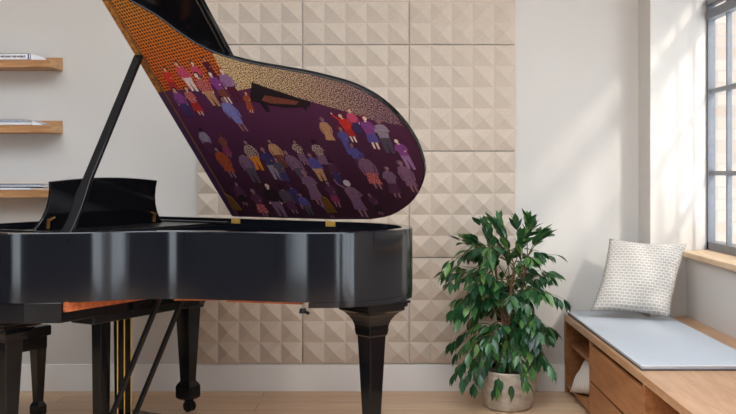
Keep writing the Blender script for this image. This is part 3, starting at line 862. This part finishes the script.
def cushion_mesh(w, h, t, n=28, seed=1, shear=0):
    """pillow in its own xy plane, pinched corners"""
    rr = random.Random(seed); ph = [rr.uniform(0, 6) for _ in range(6)]
    bm = bm_new(); rows_ = {}
    for s in (1, -1):
        for i in range(n+1):
            for j in range(n+1):
                a = -1+2*i/n; b = -1+2*j/n
                edge = i in (0, n) or j in (0, n)
                if s == -1 and edge: rows_[s, i, j] = rows_[1, i, j]; continue
                pin = 1-.075*(1-b*b)*abs(a)**3; pin2 = 1-.075*(1-a*a)*abs(b)**3
                x = a*w/2*pin; y = b*h/2*pin2
                k = max(0, (1-abs(a)**2.6))*max(0, (1-abs(b)**2.6))
                z = s*t/2*k**.5
                wr = .007*k**.4*(math.sin(7*a+4*b+ph[0])+.6*math.sin(11*b-3*a+ph[1]))
                z += wr*(1-.7*k)
                rows_[s, i, j] = bm.verts.new((x+shear*y, y, z))
        for i in range(n):
            for j in range(n):
                q = [rows_[s, i, j], rows_[s, i+1, j], rows_[s, i+1, j+1], rows_[s, i, j+1]]
                bm.faces.new(q if s == 1 else q[::-1])
    return bm
M_knit = weave('cream knit', s2l(182, 176, 168), s2l(218, 211, 203), 36)
M_knitback = mat('cream cotton', s2l(226, 216, 200), .95, bump=(200, .2, .002))
cu_ = obj('throw_pillow', cushion_mesh(.40, .41, .15, shear=.15), [M_knit], None, smooth='all')
tag(cu_, 'cream knitted square pillow leaning upright on the blue grey seat pad', 'pillow')
cu_.location = (1.372, 5.255, WZ+.021+.218)
cu_.rotation_mode = 'XYZ'
cu_.rotation_euler = (Matrix.Rotation(math.radians(-17), 3, 'Z') @ Matrix.Rotation(math.radians(90-25), 3, 'X') @ Matrix.Rotation(math.radians(-3), 3, 'Z')).to_euler()
M_stripe = weave('striped linen', s2l(196, 180, 164), s2l(214, 202, 188), 18, 'stripe')
c2 = obj('throw_pillow', cushion_mesh(.36, .30, .13, seed=5), [M_stripe], None, smooth='all')
tag(c2, 'beige striped pillow stored in the open cubby below the shelf', 'pillow')
c2.location = (1.175, 5.15, .058+.135)
c2.rotation_euler = (Matrix.Rotation(math.radians(-62), 3, 'Z') @ Matrix.Rotation(math.radians(50), 3, 'X') @ Matrix.Rotation(math.radians(6), 3, 'Z')).to_euler()

# ------------------------------------------------------------------ potted weeping fig
M_pot = mat('stone look pot', s2l(196, 184, 168), .8, noise=(26, s2l(150, 134, 116), .8, (1, 1, 1.4)), bump=(60, .4, .004))
M_soil = mat('potting soil', s2l(60, 44, 34), .95, bump=(70, 1, .01))
M_bark = mat('fig bark', s2l(134, 84, 62), .85, noise=(60, s2l(96, 58, 44), .8, (1, 1, .3)))
M_twig = mat('green twig', s2l(96, 92, 50), .7)
def leaf_mat():
    m = bpy.data.materials.new('fig leaf'); m.use_nodes = True
    nt = m.node_tree; b = nt.nodes['Principled BSDF']; b.inputs['Roughness'].default_value = .30
    g = nt.nodes.new('ShaderNodeNewGeometry'); rp = nt.nodes.new('ShaderNodeValToRGB')
    e = rp.color_ramp.elements; e[0].color = (*s2l(26, 62, 38), 1); e[1].color = (*s2l(120, 156, 80), 1)
    x = rp.color_ramp.elements.new(.55); x.color = (*s2l(46, 94, 54), 1)
    x = rp.color_ramp.elements.new(.85); x.color = (*s2l(72, 120, 64), 1)
    nt.links.new(g.outputs['Random Per Island'], rp.inputs['Fac'])
    nt.links.new(rp.outputs['Color'], b.inputs['Base Color'])
    b.inputs['Specular IOR Level'].default_value = .6
    tl = nt.nodes.new('ShaderNodeBsdfTranslucent'); nt.links.new(rp.outputs['Color'], tl.inputs[0])
    mx = nt.nodes.new('ShaderNodeMixShader'); mx.inputs[0].default_value = .18
    nt.links.new(b.outputs[0], mx.inputs[1]); nt.links.new(tl.outputs[0], mx.inputs[2])
    nt.links.new(mx.outputs[0], nt.nodes['Material Output'].inputs[0])
    return m
M_leaf = leaf_mat()
PX, PY = .675, 5.185
F = thing('potted_fig', 'weeping fig with glossy drooping leaves in a stone coloured pot', 'plant', (PX, PY, 0))
bm = bm_new()
prof = [(.098, 0), (.112, .006), (.124, .04), (.134, .10), (.139, .16), (.141, .192), (.137, .198), (.131, .195), (.128, .16)]
rings = []
for r, z in prof:
    rings.append([(1.06*r*(1+.012*math.sin(3*t+z*9)+.008*math.sin(7*t-z*20))*math.cos(t), 1.06*r*(1+.012*math.sin(3*t+z*9)+.008*math.sin(7*t-z*20))*math.sin(t), z*1.03+(.004*math.sin(2*t+1) if z > .15 else 0)) for t in [2*PI*i/48 for i in range(48)]])
add_loft(bm, rings); obj('pot', bm, M_pot, F, smooth=True)
bm = bm_new(); add_lathe(bm, [(.126, .150), (.127, .165), (.08, .172), (.01, .174)], n=32); obj('soil', bm, M_soil, F, smooth=True)
rg = random.Random(21)
tb = bm_new(); stems = []
tr1 = catmull([(.0, .0, .165), (.006, -.005, .30), (-.006, .004, .45), (.012, 0, .60), (.03, -.01, .74)], 5)
tr2 = catmull([(-.014, .008, .165), (-.004, -.014, .28), (-.022, .006, .42), (-.045, .01, .58), (-.07, .0, .76)], 5)
tr3 = catmull([(.012, .01, .165), (.0, .012, .32), (.030, .004, .48), (.075, .012, .62), (.10, .0, .78)], 5)
for t in (tr1, tr2, tr3): add_tube(tb, t, [.0115-.007*i/(len(t)-1) for i in range(len(t))], 8)
obj('trunk', tb, M_bark, F, smooth=True)
wb_ = bm_new(); lb = bm_new()
def leaf(base, direc, ln, wd, roll):
    d = direc.normalized(); up_ = Vector((0, 0, 1))
    s = d.cross(up_)
    if s.length < .05: s = Vector((math.cos(roll), math.sin(roll), 0))
    s.normalize(); nrm = s.cross(d).normalized()
    R_ = Matrix.Rotation(roll, 3, d); s = R_ @ s; nrm = R_ @ nrm
    prof_ = [(0.0, .06), (.18, .62), (.40, 1.0), (.62, .82), (.82, .36), (1.0, .0)]
    mid = []; lf = []; rt = []
    for t, w in prof_:
        cv = -.16*ln*t*t
        c = base + d*ln*t + nrm*cv
        mid.append(lb.verts.new(c))
        if w > .01:
            lf.append(lb.verts.new(c + s*wd*w*.5 + nrm*wd*w*.13)); rt.append(lb.verts.new(c - s*wd*w*.5 + nrm*wd*w*.13))
    for i in range(len(mid)-2):
        lb.faces.new((mid[i], mid[i+1], lf[i+1], lf[i])); lb.faces.new((mid[i+1], mid[i], rt[i], rt[i+1]))
    k = len(mid)-2
    lb.faces.new((mid[k], mid[k+1], lf[k])); lb.faces.new((mid[k+1], mid[k], rt[k]))
def env(zz):   # half-width of the crown at height z (left, right)
    pts = [(.13, .29, .23), (.22, .32, .26), (.34, .31, .28), (.48, .30, .29), (.60, .34, .28), (.72, .35, .27), (.82, .29, .29), (.92, .20, .24), (1.0, .10, .15)]
    for a, b in zip(pts, pts[1:]):
        if a[0] <= zz <= b[0]:
            t = (zz-a[0])/(b[0]-a[0]); return a[1]+(b[1]-a[1])*t, a[2]+(b[2]-a[2])*t
    return .05, .05
LONG = [(-.32, .05, .70), (-.31, -.10, .77), (-.29, .06, .33), (-.28, -.10, .20), (-.29, -.05, .52), (.25, .0, .79), (.26, -.12, .58), (.09, -.04, .955),
        (-.05, .02, .93), (-.12, .05, .92), (.18, .0, .90), (.21, -.1, .70), (.20, -.15, .24), (-.19, -.16, .16), (.06, -.22, .19), (-.25, .0, .86), (.24, .05, .40)]
nb = 70
for i in range(nb+len(LONG)):
    src = (tr1, tr2, tr3)[i % 3]
    k = rg.uniform(.25, 1.0)
    p0_ = src[int(k*(len(src)-1))]
    if i < nb:
        ang = rg.uniform(0, 2*PI)
        zt = .13+.84*((i+.5)/nb) + rg.uniform(-.03, .03)
        zt = max(.13, min(.95, zt))
        l_, r_ = env(zt)
        ca, sa = math.cos(ang), math.sin(ang)
        rad = (r_ if ca > 0 else l_)*rg.uniform(.5, .92)
        end = Vector((ca*rad, sa*rad*.80, zt))
    else:
        end = Vector(LONG[i-nb]); zt = end.z
    # branches leave the trunk above their tip when low, below it when high
    if zt < .45: p0_ = src[int(len(src)*rg.uniform(.25, .5))]
    elif zt > .75: p0_ = src[-1] if rg.random() < .6 else src[int(len(src)*.8)]
    else: p0_ = src[int(len(src)*rg.uniform(.45, .8))]
    midp = (p0_+end)/2 + Vector((0, 0, .07 if zt < .8 else .02))
    path = catmull([p0_, midp, end], 7)
    add_tube(wb_, path, [.0032-.0022*j/(len(path)-1) for j in range(len(path))], 5)
    L_ = len(path)
    for j in range(4, L_):
        t = path[j]; dv = (path[min(j+1, L_-1)]-path[j-1]).normalized()
        for sgn in ((-1, 1) if j % 2 == 0 else (rg.choice((-1, 1)),)):
            if rg.random() < (.06 if zt < .75 else .30): continue
            sidev = Vector((-dv.y, dv.x, 0))*sgn
            up_b = .25 if zt > .86 else -.55
            dr = dv*.55 + sidev*rg.uniform(.3, .9) + Vector((0, 0, up_b+rg.uniform(-.45, .25)))
            ln = rg.uniform(.058, .088)
            pe = t + dr.normalized()*.012
            leaf(pe, dr, ln, ln*rg.uniform(.42, .50), rg.uniform(-.6, .6))
    leaf(end, dv + Vector((0, 0, -.5 if zt < .86 else .3)), .075, .034, rg.uniform(-.5, .5))
obj('twigs', wb_, M_twig, F, smooth=True)
obj('foliage', lb, M_leaf, F, smooth='all')

# ------------------------------------------------------------------ light
sun = bpy.data.lights.new('low_sun', 'SPOT'); sun.energy = SUN; sun.color = (1, .93, .84)
sun.spot_size = math.radians(10); sun.spot_blend = .15; sun.shadow_soft_size = .6
so = bpy.data.objects.new('low_sun', sun); C.objects.link(so)
sd = Vector((-1, 1.9, -1.22)).normalized()
so.location = Vector((XG, 4.65, 1.7)) - sd*14
so.rotation_euler = sd.to_track_quat('-Z', 'Y').to_euler()

wd = bpy.data.worlds.new('sky'); bpy.context.scene.world = wd; wd.use_nodes = True
bg = wd.node_tree.nodes['Background']; bg.inputs[0].default_value = (.83, .91, 1.0, 1); bg.inputs[1].default_value = SKY
def portal(name, loc, sx, sy, direction):
    l = bpy.data.lights.new(name, 'AREA'); l.shape = 'RECTANGLE'; l.size = sx; l.size_y = sy
    l.cycles.is_portal = True
    o = bpy.data.objects.new(name, l); C.objects.link(o); o.location = loc
    o.rotation_euler = Vector(direction).to_track_quat('-Z', 'Z').to_euler()
for a, b in WIN: portal('window_daylight', (1.97, (a+b)/2, 1.5), b-a, 2.84, (-1, 0, 0))
portal('added_roof_daylight', ((SK[0]+SK[1])/2, (SK[2]+SK[3])/2, CEIL+.18), SK[1]-SK[0], SK[3]-SK[2], (0, 0, -1))  # sampling portal of the added roof opening
for a, b in RW: portal('window_daylight', ((a+b)/2, YR-.25, 1.35), b-a, 2.6, (0, 1, 0))

# ------------------------------------------------------------------ camera
cd = bpy.data.cameras.new('camera'); co = bpy.data.objects.new('camera', cd); C.objects.link(co)
co.location = (0, 0, 1.23); co.rotation_euler = (PI/2, 0, 0)
cd.sensor_width = 36; cd.lens = 1000/736*36
cd.shift_x = -10/736; cd.shift_y = -37/736
cd.clip_start = .05
sc_ = bpy.context.scene; sc_.camera = co
sc_.view_settings.view_transform = 'Standard'; sc_.view_settings.look = 'None'
sc_.view_settings.gamma = 1; sc_.view_settings.use_curve_mapping = False
sc_.view_settings.exposure = EXPO
sc_.cycles.max_bounces = 8; sc_.cycles.diffuse_bounces = 5; sc_.cycles.transparent_max_bounces = 8
sc_.cycles.sample_clamp_indirect = 6
sc_.cycles.use_denoising = True
